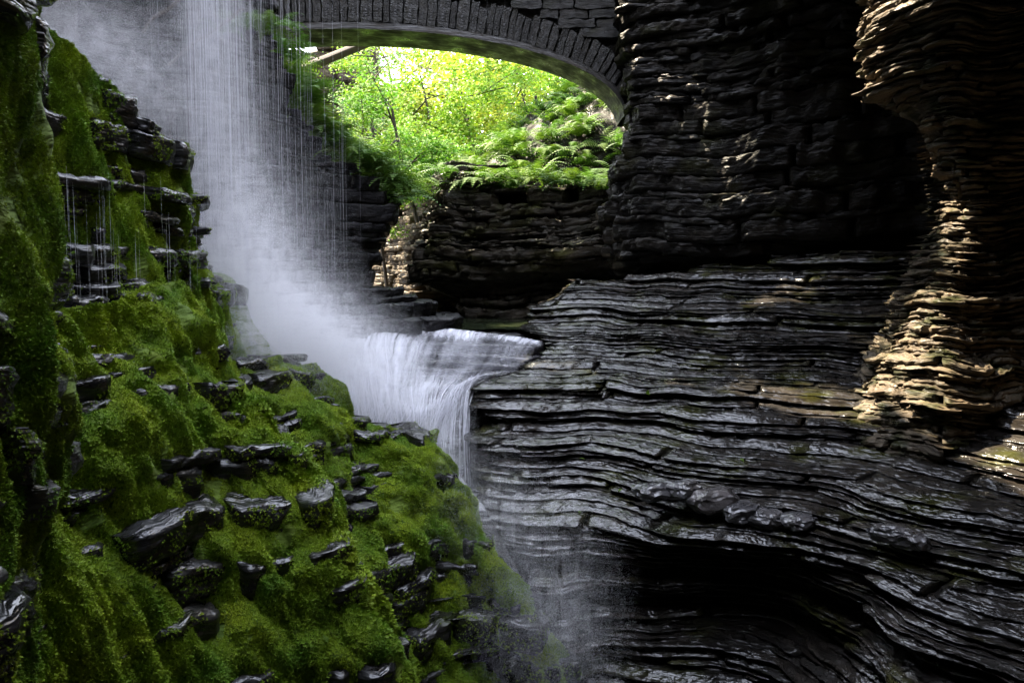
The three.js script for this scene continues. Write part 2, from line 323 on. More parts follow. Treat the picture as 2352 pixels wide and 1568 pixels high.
const farCliff = rockWall('far_cliff', {
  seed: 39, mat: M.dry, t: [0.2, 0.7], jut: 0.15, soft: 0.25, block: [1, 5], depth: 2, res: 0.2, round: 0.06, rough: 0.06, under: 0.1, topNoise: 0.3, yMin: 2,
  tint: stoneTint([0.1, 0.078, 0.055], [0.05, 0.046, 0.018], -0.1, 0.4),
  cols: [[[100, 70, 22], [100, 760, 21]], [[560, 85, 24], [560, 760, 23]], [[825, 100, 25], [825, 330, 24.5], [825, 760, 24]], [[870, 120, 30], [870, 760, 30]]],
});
// left: mossy banks
const bankTint = stoneTint([0.035, 0.034, 0.034], [0.03, 0.038, 0.012], 0.15, 1.6);
const bankStyle = { mat: M.bank, t: [0.06, 0.24], jut: 0.1, soft: 0.2, blockJut: 2, block: [0.16, 0.9], depth: 0.7, res: 0.045, round: 0.035, rough: 0.028, under: 0.12, dip: 0.05, dipF: 0.9, wave: 0.08, corner: 0.045, tilt: 0.08, core: 0.4, tint: bankTint };
const upBank = rockWall('upper_mossy_bank', { ...bankStyle, seed: 51, topNoise: 0.06, yMin: 3.2,
  cols: [
    [[-300, -500, 4.4], [-300, 800, 4.4]],
    [[20, -60, 4.9], [20, 300, 4.9], [20, 800, 4.9]],
    [[95, 70, 5.2], [95, 300, 5.1], [95, 800, 5.0]],
    [[190, 165, 5.5], [190, 400, 5.3], [190, 560, 5.2], [190, 800, 5.1]],
    [[290, 235, 5.8], [290, 400, 5.7], [290, 560, 5.6], [290, 800, 5.4]],
    [[380, 310, 6.2], [390, 420, 6.1], [380, 560, 6.0], [380, 800, 5.8]],
    [[425, 350, 6.6], [455, 500, 6.6], [440, 640, 6.6], [470, 760, 6.6]],
    [[430, 600, 7.4], [460, 640, 7.3], [500, 700, 7.3], [520, 800, 7.2]],
    [[470, 625, 8.2], [530, 665, 8.0], [560, 740, 8.0], [590, 860, 7.8]],
    [[540, 660, 8.8], [560, 740, 8.8], [640, 800, 8.6], [660, 900, 8.4]],
  ],
});
const steeper = (cols) => cols.map((c) => c.map(([px, py, d]) => [px, py, lerp(c[0][2], d, 0.5)]));
const midBank = rockWall('middle_mossy_bank', { ...bankStyle, seed: 57, topNoise: 0.04, yMin: 0.4,
  cols: steeper([
    [[420, 860, 6.8], [500, 1000, 6.0], [600, 1200, 5.4], [650, 1568, 4.8]],
    [[560, 832, 7.2], [640, 1000, 6.1], [760, 1180, 5.4], [830, 1400, 4.85], [850, 1650, 4.5]],
    [[640, 822, 7.5], [720, 960, 6.5], [830, 1150, 5.7], [900, 1350, 5.1], [950, 1650, 4.6]],
    [[715, 830, 7.7], [800, 960, 7.0], [900, 1120, 6.1], [970, 1300, 5.4], [1020, 1650, 4.7]],
    [[800, 945, 7.8], [870, 985, 7.0], [960, 1120, 6.2], [1040, 1300, 5.5], [1100, 1650, 4.75]],
    [[900, 975, 7.8], [960, 1040, 6.8], [1020, 1150, 6.2], [1110, 1320, 5.5], [1190, 1650, 4.8]],
    [[975, 990, 7.6], [1005, 1060, 6.8], [1042, 1140, 6.3], [1110, 1260, 5.8], [1160, 1370, 5.4], [1225, 1460, 5.1], [1275, 1530, 4.9], [1290, 1700, 4.8]],
    [[985, 990, 8.0], [1010, 1060, 7.2], [1048, 1140, 6.7], [1118, 1260, 6.2], [1165, 1370, 5.8], [1235, 1460, 5.5], [1285, 1530, 5.3], [1300, 1700, 5.2]],
    [[900, 985, 8.8], [950, 1080, 8.2], [1000, 1180, 7.8], [1080, 1300, 7.2], [1150, 1400, 6.8], [1220, 1500, 6.5], [1260, 1700, 6.2]],
  ]),
});
const nearBank = rockWall('near_mossy_bank', { ...bankStyle, seed: 64, t: [0.06, 0.22], topNoise: 0.03, round: 0.035, jut: 0.1, yMin: 0.9,
  cols: steeper([
    [[-350, 640, 3.8], [-350, 900, 3.2], [-350, 1200, 2.8], [-350, 1700, 2.3]],
    [[-30, 680, 4.3], [-30, 850, 3.8], [-30, 1100, 3.35], [-30, 1300, 3.0], [-30, 1700, 2.6]],
    [[110, 690, 4.6], [120, 850, 4.3], [110, 1000, 3.9], [110, 1180, 3.5], [120, 1350, 3.2], [120, 1700, 2.8]],
    [[240, 680, 5.0], [250, 800, 4.7], [270, 950, 4.2], [280, 1120, 3.8], [290, 1350, 3.4], [300, 1700, 3.0]],
    [[330, 640, 5.5], [360, 760, 5.1], [390, 900, 4.6], [420, 1100, 4.1], [450, 1350, 3.6], [480, 1700, 3.1]],
    [[370, 655, 5.8], [460, 790, 5.3], [510, 930, 4.8], [560, 1100, 4.3], [620, 1350, 3.8], [680, 1700, 3.3]],
    [[400, 700, 6.0], [505, 800, 5.6], [590, 930, 5.1], [660, 1060, 4.7], [750, 1200, 4.3], [820, 1380, 4.0], [880, 1500, 3.75], [950, 1700, 3.5]],
    [[380, 720, 7.0], [470, 810, 6.6], [540, 940, 6.1], [600, 1070, 5.7], [690, 1210, 5.3], [760, 1390, 5.0], [820, 1500, 4.75], [880, 1700, 4.5]],
  ]),
});
const edgeBank = rockWall('mossy_pillar', { ...bankStyle, seed: 71, t: [0.08, 0.24], topNoise: 0, jut: 0.09, yMin: 2.2, block: [0.2, 0.7],
  cols: [
    [[-260, -200, 2.6], [-260, 600, 2.5], [-260, 1300, 2.3]],
    [[-60, -200, 2.8], [-60, 600, 2.7], [-60, 1300, 2.5]],
    [[20, -200, 3.0], [30, 200, 3.0], [10, 400, 3.0], [40, 520, 3.0], [50, 650, 3.0], [20, 740, 3.0], [70, 840, 3.0], [90, 930, 3.0], [60, 1050, 3.0], [20, 1300, 2.9]],
    [[50, -200, 3.3], [65, 200, 3.3], [40, 380, 3.3], [70, 500, 3.3], [80, 650, 3.3], [45, 740, 3.3], [110, 840, 3.3], [140, 930, 3.3], [100, 1050, 3.3], [40, 1300, 3.2]],
    [[10, -200, 4.0], [20, 400, 4.0], [20, 700, 4.0], [60, 860, 4.0], [70, 1050, 4.0], [0, 1300, 3.9]],
  ],
});
// rock bed under the cascade
const CAS = [
  [[640, 800, 10.8], [650, 870, 9.9], [670, 930, 9.3], [690, 980, 8.9], [700, 1060, 8.6]],
  [[790, 768, 11.3], [770, 820, 10.5], [770, 880, 9.8], [790, 950, 9.1], [800, 1040, 8.7]],
  [[870, 751, 11.7], [860, 800, 10.8], [870, 880, 9.8], [880, 955, 9.0], [890, 1050, 8.6]],
  [[970, 755, 11.7], [960, 830, 10.4], [955, 900, 9.5], [960, 970, 8.8], [965, 1090, 8.4]],
  [[1080, 765, 11.3], [1070, 840, 10.1], [1050, 890, 9.4], [1020, 950, 8.9], [1000, 1130, 8.4]],
  [[1170, 775, 11.0], [1150, 835, 10.0], [1110, 880, 9.3], [1060, 925, 8.95], [1050, 1130, 8.4]],
  [[1250, 790, 10.6], [1225, 835, 9.9], [1180, 865, 9.5], [1090, 915, 9.1], [1085, 1130, 8.6]],
];
const bed = rockWall('cascade_ledge', {
  seed: 83, mat: M.wet, t: [0.05, 0.13], jut: 0.05, soft: 0.2, block: [1, 4], depth: 1.2, res: 0.05, round: 0.03, rough: 0.02, under: 0.2, dip: 0.01, topNoise: 0.02, yMin: 0.8,
  tint: stoneTint([0.05, 0.046, 0.056], [0.05, 0.046, 0.05], 0), cols: CAS,
});
const POOL = at(1000, 752, 11.9).y;
function slab(name, min, max, tint, mat, parent, bump = 0.25) { // a rough mass of rock outside the frame
  const g = new THREE.BoxGeometry(max[0] - min[0], max[1] - min[1], max[2] - min[2], 24, 12, 24), p = g.attributes.position, c = [], v = [0, 0, 0];
  g.translate((min[0] + max[0]) / 2, (min[1] + max[1]) / 2, (min[2] + max[2]) / 2);
  for (let i = 0; i < p.count; i++) {
    const x = p.getX(i), y = p.getY(i), z = p.getZ(i);
    p.setXYZ(i, x + bump * fbm3(x * 0.5, y * 0.5, z * 0.5), y + bump * fbm3(x * 0.5 + 9, y * 0.5, z * 0.5), z + bump * fbm3(x * 0.5, y * 0.5 + 9, z * 0.5));
    tint(x, y, z, v); c.push(...v);
  }
  g.setAttribute('color', new THREE.Float32BufferAttribute(c, 3)); g.computeVertexNormals();
  const o = mesh(name, g, mat, parent ?? scene); if (!parent) o.userData.kind = 'structure'; return o;
}
const darkTint = stoneTint([0.06, 0.055, 0.05], [0.05, 0.05, 0.02], 0);
slab('overhang_rock', [-12, EYE + 5.8, -6.6], [-3.2, EYE + 11, 5], darkTint, M.damp);     // the lip the veil of water drops from
slab('overhang_roof', [-12, EYE + 4.4, 0.6], [12, EYE + 9, 9], darkTint, M.damp);        // the recess the camera stands in
slab('recess_wall', [-12, -1, 3], [12, EYE + 4, 6], darkTint, M.damp);
slab('recess_floor', [-6, EYE - 3.4, -1.6], [8, EYE - 1.7, 4], darkTint, M.damp);
slab('added_recess_roof', [0.8, EYE + 4.4, -2.6], [12, EYE + 9, 1], darkTint, M.damp);  // roof piece added to cut the sky light reaching the right ledges
slab('added_right_overhang', [2.0, EYE + 4.3, -10.8], [10, EYE + 9, 2], darkTint, M.damp);  // unseen overhang added to keep sky light off the right wall and ledges
slab('lip_rock', [-3.4, 0, -14.5], [1.3, at(1000, 752, 11.9).y - 0.3, -11.4], darkTint, M.damp, null, 0.08);
slab('slot_rock', [-2.0, 0, -11.4], [0.5, 2.2, -9.3], darkTint, M.damp, null, 0.08);
slab('left_rock_mass', [-12, -1, -9], [-4.6, EYE + 10, 4], darkTint, M.damp);
slab('right_rock_mass', [6.0, -1, -14], [14, EYE + 9, 6], darkTint, M.damp);
slab('gorge_wall', [-16, 0, -13.8], [-5.2, EYE + 11, -8.8], darkTint, M.damp);
{ // creek bed far below, upstream ground, and the pool above the lip
  const g = new THREE.PlaneGeometry(400, 400, 80, 80); g.rotateX(-Math.PI / 2);
  const p = g.attributes.position, c = [], v = [0, 0, 0];
  for (let i = 0; i < p.count; i++) { const x = p.getX(i), z = p.getZ(i); p.setY(i, 0.2 + 0.2 * n2(x * 0.1, z * 0.1)); darkTint(x, 0, z, v); c.push(...v); }
  g.setAttribute('color', new THREE.Float32BufferAttribute(c, 3)); g.computeVertexNormals();
  mesh('ground', g, M.damp).userData.kind = 'structure';
  const w = new THREE.PlaneGeometry(5, 9, 100, 160); w.rotateX(-Math.PI / 2); w.translate(-0.9, POOL, -15.9);
  const q = w.attributes.position;
  for (let i = 0; i < q.count; i++) { const x = q.getX(i), z = q.getZ(i); q.setY(i, POOL + 0.012 * n2(x * 1.2, z * 3.5) + 0.006 * n2(x * 5, z * 9)); }
  w.computeVertexNormals();
  mesh('pool_water', w, new THREE.MeshPhysicalMaterial({ color: col(0.015, 0.02, 0.01), roughness: 0.06, ior: 1.33 })).userData.kind = 'structure';
}

// ------------------------------------------------------------ stone footbridge
{
  const c0 = at(790, 265, 12.5), cx = c0.x, sy = c0.y, z0 = c0.z, a = 4.25, b = at(880, 70, 12.5).y - sy, TH = 0.95;
  const root = group('stone_bridge', new THREE.Vector3(cx, sy, z0));
  tag(root, 'dark mossy stone footbridge arching over the gorge behind the waterfall', 'bridge');
  const tint = stoneTint([0.018, 0.0145, 0.009], [0.018, 0.0175, 0.005], 0.15, 2);
  const stoneMat = rock(col(1, 1, 1), 0.95, 0.02);
  const painted = (g, k) => { const p = g.attributes.position, c = [], v = [0, 0, 0]; for (let i = 0; i < p.count; i++) { tint(p.getX(i) + cx, p.getY(i) + sy, p.getZ(i) + z0 + k, v); c.push(v[0] * k, v[1] * k, v[2] * k); } g.setAttribute('color', new THREE.Float32BufferAttribute(c, 3)); return g; };
  const P = (t, extra = 0) => { const x = (a + extra) * Math.cos(t), y = (b + extra) * Math.sin(t); return [x, y]; };
  // concrete-like soffit band
  const G = [], U = [], I = [], n = 60, prof = [[0, 0.0], [0, 0.1], [-TH, 0.1], [-TH, 0.0]];
  for (let i = 0; i <= n; i++) { const t = Math.PI * (i / n); for (let k = 0; k <= 4; k++) { const [dz, ex] = prof[k % 4], [x, y] = P(t, ex); G.push(x, y, dz); U.push(t * 3, k * 0.4); } }
  for (let i = 0; i < n; i++) for (let k = 0; k < 4; k++) { const p = i * 5 + k; I.push(p, p + 1, p + 5, p + 1, p + 6, p + 5); }
  const g = new THREE.BufferGeometry(); g.setAttribute('position', new THREE.Float32BufferAttribute(G, 3)); g.setAttribute('uv', new THREE.Float32BufferAttribute(U, 2)); g.setIndex(I);
  const cc = []; for (let i = 0; i < G.length / 3; i++) { const k = 1 + 0.25 * n3(G[i * 3] * 2, G[i * 3 + 1] * 3, G[i * 3 + 2] * 3); cc.push(0.04 * k, 0.034 * k, 0.025 * k); }
  g.setAttribute('color', new THREE.Float32BufferAttribute(cc, 3)); g.computeVertexNormals();
  mesh('soffit', g, stoneMat, root);
  const stone = (w, h, d, seed) => { const g = new THREE.BoxGeometry(w, h, d, 4, 5, 2), p = g.attributes.position; for (let i = 0; i < p.count; i++) { const x = p.getX(i), y = p.getY(i), z = p.getZ(i), s = 1 - 0.06 * (Math.abs(x / w) * 2) ** 6 * 0.5; p.setXYZ(i, x * s + 0.014 * n3(x * 9 + seed, y * 9, z), y + 0.02 * n3(x * 9, y * 9 + seed, z), z * (1 - 0.1 * Math.max(Math.abs(x / w), Math.abs(y / h)) ** 4) + 0.012 * n3(x * 12, y * 12, seed)); } g.computeVertexNormals(); return g; };
  let t = 0.06, k = 0;
  while (t < Math.PI - 0.06) { // voussoirs standing on the soffit
    const w = 0.09 + 0.17 * R0() * R0(), ds = Math.hypot(a * Math.sin(t), b * Math.cos(t)), dt = w / ds, tm = t + dt / 2, h = 0.36 + 0.12 * R0(), [x, y] = P(tm, 0.115 + h / 2);
    const nx = Math.cos(tm) / a, ny = Math.sin(tm) / b, rot = Math.atan2(ny, nx) - Math.PI / 2;
    const m = mesh('voussoir', painted(stone(w - 0.008, h, TH * 0.5, k++), 0.7 + 0.6 * R0()), stoneMat, root);
    m.position.set(x, y, -TH * 0.27 + 0.02 * R0()); m.rotation.z = rot; t += dt;
  }
  for (let row = 0; row < 6; row++) { // coursed masonry above the ring, following the curve of the roadway
    let x = -a - 0.6;
    while (x < a + 0.5) {
      const w = 0.25 + 0.5 * R0(), xm = x + w / 2, e = clamp(xm / (a + 0.55), -0.999, 0.999), ring = (b + 0.55) * Math.sqrt(1 - e * e), h = 0.14, y = b + 0.64 + (row - 5) * h;
      if (y - h / 2 > ring - 0.02) { const m = mesh('masonry_stone', painted(stone(w - 0.015, h - 0.012, TH * 0.5, k++), 0.8 + 0.4 * R0()), stoneMat, root); m.position.set(xm, y, -TH * 0.26 + 0.025 * R0()); }
      x += w;
    }
  }
  const core = new THREE.Shape(); core.moveTo(-a - 0.6, -0.2);
  core.lineTo(-a - 0.6, b + 0.6); core.lineTo(a + 0.5, b + 0.6); core.lineTo(a + 0.5, -0.2); core.lineTo(a + 0.1, 0);
  for (let i = 0; i <= 40; i++) { const [x, y] = P(Math.PI * i / 40, 0.1); core.lineTo(x, y); }
  const ce = new THREE.ExtrudeGeometry(core, { depth: TH - 0.2, bevelEnabled: false }); ce.translate(0, 0, -TH + 0.05);
  mesh('core_masonry', painted(ce, 0.7), stoneMat, root);
}

// ------------------------------------------------------------ water
const streak = tex(512, (u, v) => { const a = oct(pn, u, v, 40, 2, 4), b = oct(pm, u, v, 12, 2, 3), k = clamp(0.5 + 0.85 * a + 0.5 * b, 0, 1); return [k, k, k]; });
const waterRoot = group('cascade'); waterRoot.userData.kind = 'structure'; waterRoot.userData.label = 'white water sliding over the stepped ledge into the slot';
const patchPts = CAS.map((c) => c.map((q) => at(...q)));
function patch(u, v, up = 0) { // u across 0..1, v along the flow 0..1
  const nu = patchPts.length - 1, nv = patchPts[0].length - 1, U = clamp(u, 0, 1) * nu, V = clamp(v, 0, 1) * nv, i = Math.min(Math.floor(U), nu - 1), j = Math.min(Math.floor(V), nv - 1), fu = U - i, fv = V - j, o = new THREE.Vector3();
  for (const k of ['x', 'y', 'z']) {
    const rowsV = [-1, 0, 1, 2].map((a) => { const c = patchPts[clamp(i + a, 0, nu)], g = (b) => c[clamp(j + b, 0, nv)][k]; return catmull(g(-1), g(0), g(1), g(2), fv); });
    o[k] = catmull(...rowsV, fu);
  }
  return o.add(new THREE.Vector3(-0.1, 0.75, 0.6).normalize().multiplyScalar(up));
}
const foam = new THREE.MeshPhysicalMaterial({ color: col(0.78, 0.78, 0.84), roughness: 0.5, transparent: true, opacity: 1, alphaMap: streak, vertexColors: true, side: THREE.DoubleSide });
const veil = new THREE.MeshStandardMaterial({ color: col(0.8, 0.8, 0.86), roughness: 0.6 });
for (let L = 0; L < 2; L++) {
  const nu = 90, nv = 110, P = [], UV = [], I = [], C = [];
  for (let j = 0; j <= nv; j++) for (let i = 0; i <= nu; i++) {
    const u = i / nu, v = j / nv, step = Math.abs(((v * 5.5 + 0.35 * n2(u * 3, 4)) % 1) - 0.5) * 2, p = patch(u, v, (0.07 + L * 0.035 + 0.05 * step + 0.03 * n2(u * 14 + L * 7, v * 4)) * sstep(v, -0.08, 0.15));
    P.push(p.x, p.y, p.z); UV.push(u * 1.4 + L * 0.31 + 0.15 * v, v * 0.9 + L * 0.4);
    const thick = clamp(lerp(1.6, 0.35, sstep(u, 0.3, 0.7)) * (0.65 + 0.5 * step) + 0.4 * n2(u * 6 + L * 3, v * 3) + 0.4 * sstep(v, 0.55, 0.8) + (0.7 + 0.8 * n2(u * 9, 2)) * (1 - sstep(v, 0.05, 0.12)) * sstep(u, 0.28, 0.36), 0, 1) * (1 - 0.6 * sstep(u, 0.38, 0.55) * sstep(v, 0.06, 0.14) * (1 - sstep(v, 0.36, 0.5))) * sstep(u, 0, 0.05) * sstep(1 - u, 0.0, 0.06) * sstep(1 - v, 0.08, 0.3); // how much foam the flow carries
    C.push(1, 1, 1, thick);
  }
  for (let j = 0; j < nv; j++) for (let i = 0; i < nu; i++) { const a = j * (nu + 1) + i, b = a + nu + 1; I.push(a, b, a + 1, b, b + 1, a + 1); }
  const g = new THREE.BufferGeometry(); g.setAttribute('position', new THREE.Float32BufferAttribute(P, 3)); g.setAttribute('uv', new THREE.Float32BufferAttribute(UV, 2)); g.setAttribute('color', new THREE.Float32BufferAttribute(C, 4)); g.setIndex(I); g.computeVertexNormals();
  mesh('water_sheet', g, foam, waterRoot);
}
function ribbon(path, w) { // a thin three-sided thread along a path
  const P = [], I = [], n = path.length;
  path.forEach((p, i) => { const q = w * Math.sin(Math.PI * clamp((i + 0.35) / (n - 0.3), 0.04, 0.96)); for (let k = 0; k < 3; k++) { const a = k * 2.094 + 0.5; P.push(p.x + q * Math.cos(a), p.y, p.z + q * Math.sin(a)); } });
  for (let i = 0; i < n - 1; i++) for (let k = 0; k < 3; k++) { const a = i * 3 + k, b = i * 3 + (k + 1) % 3; I.push(a, a + 3, b, b, a + 3, b + 3); }
  const g = new THREE.BufferGeometry(); g.setAttribute('position', new THREE.Float32BufferAttribute(P, 3)); g.setIndex(I); g.computeVertexNormals(); return g;
}
{
  const r = mulberry(301), list = [];
  for (let s = 0; s < 700; s++) {
    const u = Math.pow(r(), 1.35), v0 = 0.03 + r() * 0.6, len = 0.2 + 0.4 * r(), pts = [], up = 0.07 + 0.08 * r(), drift = 0.05 * gauss(r);
    if (u > 0.4 && v0 < 0.45) continue;
    for (let k = 0; k <= 7; k++) { const f = k / 7; pts.push(patch(u + drift * f, v0 + len * f, (up + 0.03 * Math.sin(Math.PI * f)) * sstep(v0 + len * f, -0.05, 0.2))); }
    list.push(ribbon(pts, 0.0015 + 0.004 * r() * r()));
  }
  for (let s = 0; s < 420; s++) { // the last drop into the slot
    const u = 0.3 + 0.62 * Math.pow(r(), 0.8), p = patch(u, 0.7 + 0.1 * r(), 0.14 * r() + 0.05), vx = -0.25 - 0.35 * r() - 0.5 * (u - 0.5), vz = 0.2 + 0.3 * r(), pts = [], T = 0.45 + 0.35 * r();
    for (let k = 0; k <= 8; k++) { const t = (k / 8) * T; pts.push(new THREE.Vector3(p.x + vx * t, p.y - 0.35 * t - 3.2 * t * t, p.z + vz * t)); }
    list.push(ribbon(pts, 0.003 + 0.007 * r() * r()));
  }
  const o = mesh('water_threads', mergeGeometries(list), veil, waterRoot); o.userData.kind = 'stuff';
}
{ // the veil of water falling from the overhang
  const root = group('waterfall'); root.userData.kind = 'structure'; root.userData.label = 'thin veil of falling water threads dropping from the overhang';
  const r = mulberry(411), lists = [[], []];
  const density = (px) => 1.3 * Math.exp(-(((px - 480) / 38) ** 2)) + 0.5 * Math.exp(-(((px - 550) / 50) ** 2)) + 0.09 * Math.exp(-(((px - 670) / 100) ** 2)) + 0.1 * Math.exp(-(((px - 380) / 40) ** 2));
  let made = 0;
  while (made < 1300) {
    const px = 320 + 560 * r(); if (r() * 1.4 > density(px)) continue;
    const d = 7.6 + 2.2 * r() + (px > 640 ? 0.8 * r() : 0), p = at(px, 500, d), y1 = EYE + 5.6, bottom = Math.max(at(px, 760, d).y, POOL - 0.6), span = y1 - bottom;
    const L = 0.8 + 4 * r() * r(), ys = y1 - r() * span, ye = Math.max(bottom - 0.2, ys - L), pts = [];
    for (let k = 0; k <= 4; k++) pts.push(new THREE.Vector3(p.x, lerp(ys, ye, k / 4), p.z));
    lists[made % 2].push(ribbon(pts, 0.0005 + 0.0009 * r() * r())); made++;
  }
  for (const l of lists) mesh('water_threads', mergeGeometries(l), veil, root).userData.kind = 'stuff';
  // drips over the mossy bank
  const drips = [];
  for (let s = 0; s < 45; s++) {
    const px = 90 + 360 * r(), d = lerp(4.75, 6.2, (px - 90) / 360) - 0.15 - 0.2 * r(), p = at(px, 380 + 260 * r(), d), L = 0.3 + 0.9 * r(), pts = [];
    for (let k = 0; k <= 3; k++) pts.push(new THREE.Vector3(p.x, p.y - L * k / 3, p.z));
    drips.push(ribbon(pts, 0.0006 + 0.0007 * r()));
  }
  mesh('water_drips', mergeGeometries(drips), veil, root).userData.kind = 'stuff';
}
// fallen branches leaning on the cliff behind the veil, a loose slab, smooth lumps in the ledges, stray leaves
const wood = new THREE.MeshStandardMaterial({ color: col(0.12, 0.1, 0.085), roughness: 0.9 });
{
  const stick = (a, b, r0, label) => { const p = at(...a), q = at(...b), L = p.distanceTo(q), d = q.clone().sub(p), pts = [0, 0.3, 0.6, 1].map((f) => d.clone().multiplyScalar(f).add(new THREE.Vector3(0.03 * n2(f * 5, r0 * 90), 0.04 * n2(f * 4, 3), 0))), c = new THREE.CatmullRomCurve3(pts);
    const o = mesh('fallen_branch', new THREE.TubeGeometry(c, 16, r0, 6), wood); o.position.copy(p); tag(o, label, 'branch'); };
  stick([325, 75, 9.1], [425, -20, 8.9], 0.022, 'bare pale branch leaning steeply on the cliff left of the veil');
  stick([385, 150, 9.3], [560, 15, 9.2], 0.018, 'bare branch slanting behind the falling veil of water');
  const r = mulberry(77), stone = (px, py, d, w, h, e, tilt, label, grp, tone = 1, pow = 0.5) => {
    const g = new THREE.IcosahedronGeometry(1, 4), p = g.attributes.position, c = [], uv = [], s = r() * 50;
    for (let i = 0; i < p.count; i++) { let x = p.getX(i), y = p.getY(i), z = p.getZ(i); const f = 1 + 0.28 * fbm3(x * 1.2 + s, y * 1.2, z * 1.2, 3), q = (t) => Math.sign(t) * Math.pow(Math.abs(t), pow); p.setXYZ(i, q(x) * f * w, q(y) * f * h, q(z) * f * e); uv.push(x * w + s, y * h + z * e); const k = tone * (0.8 + 0.4 * n3(x + s, y, z)); c.push(0.06 * k, 0.057 * k, 0.058 * k); }
    g.setAttribute('uv', new THREE.Float32BufferAttribute(uv, 2)); g.setAttribute('color', new THREE.Float32BufferAttribute(c, 3)); g.computeVertexNormals();
    const o = mesh('stone', g, M.wet); o.position.copy(at(px, py, d)); o.rotation.set(0.1 * gauss(r), r() * 1, tilt); tag(o, label, 'stone', grp); };
  stone(664, 822, 7.7, 0.15, 0.035, 0.13, 0.03, 'flat loose slab lying on top of the mossy bank in the spray');
  stone(590, 826, 7.5, 0.1, 0.025, 0.1, 0, 'low dark stone on the bank top beside the flat slab');
  stone(335, 290, 5.95, 0.08, 0.045, 0.1, -0.25, 'dark wet stone jutting from the rim of the upper bank');
  for (const [px, py, d, w, h] of [[1500, 1130, 7.0, 0.16, 0.07], [1570, 1125, 6.95, 0.15, 0.08], [1640, 1150, 6.8, 0.2, 0.1], [1700, 1175, 6.7, 0.15, 0.08], [1760, 1190, 6.6, 0.13, 0.07], [1830, 1195, 6.5, 0.14, 0.06], [2040, 1225, 5.9, 0.09, 0.06], [2090, 1240, 5.8, 0.09, 0.06]])
    stone(px, py, d, w, h, 0.14, 0.08, 'smooth pale grey lump bulging from the wet ledges', 'smooth lumps in the wet ledges', 3, 0.8);
}
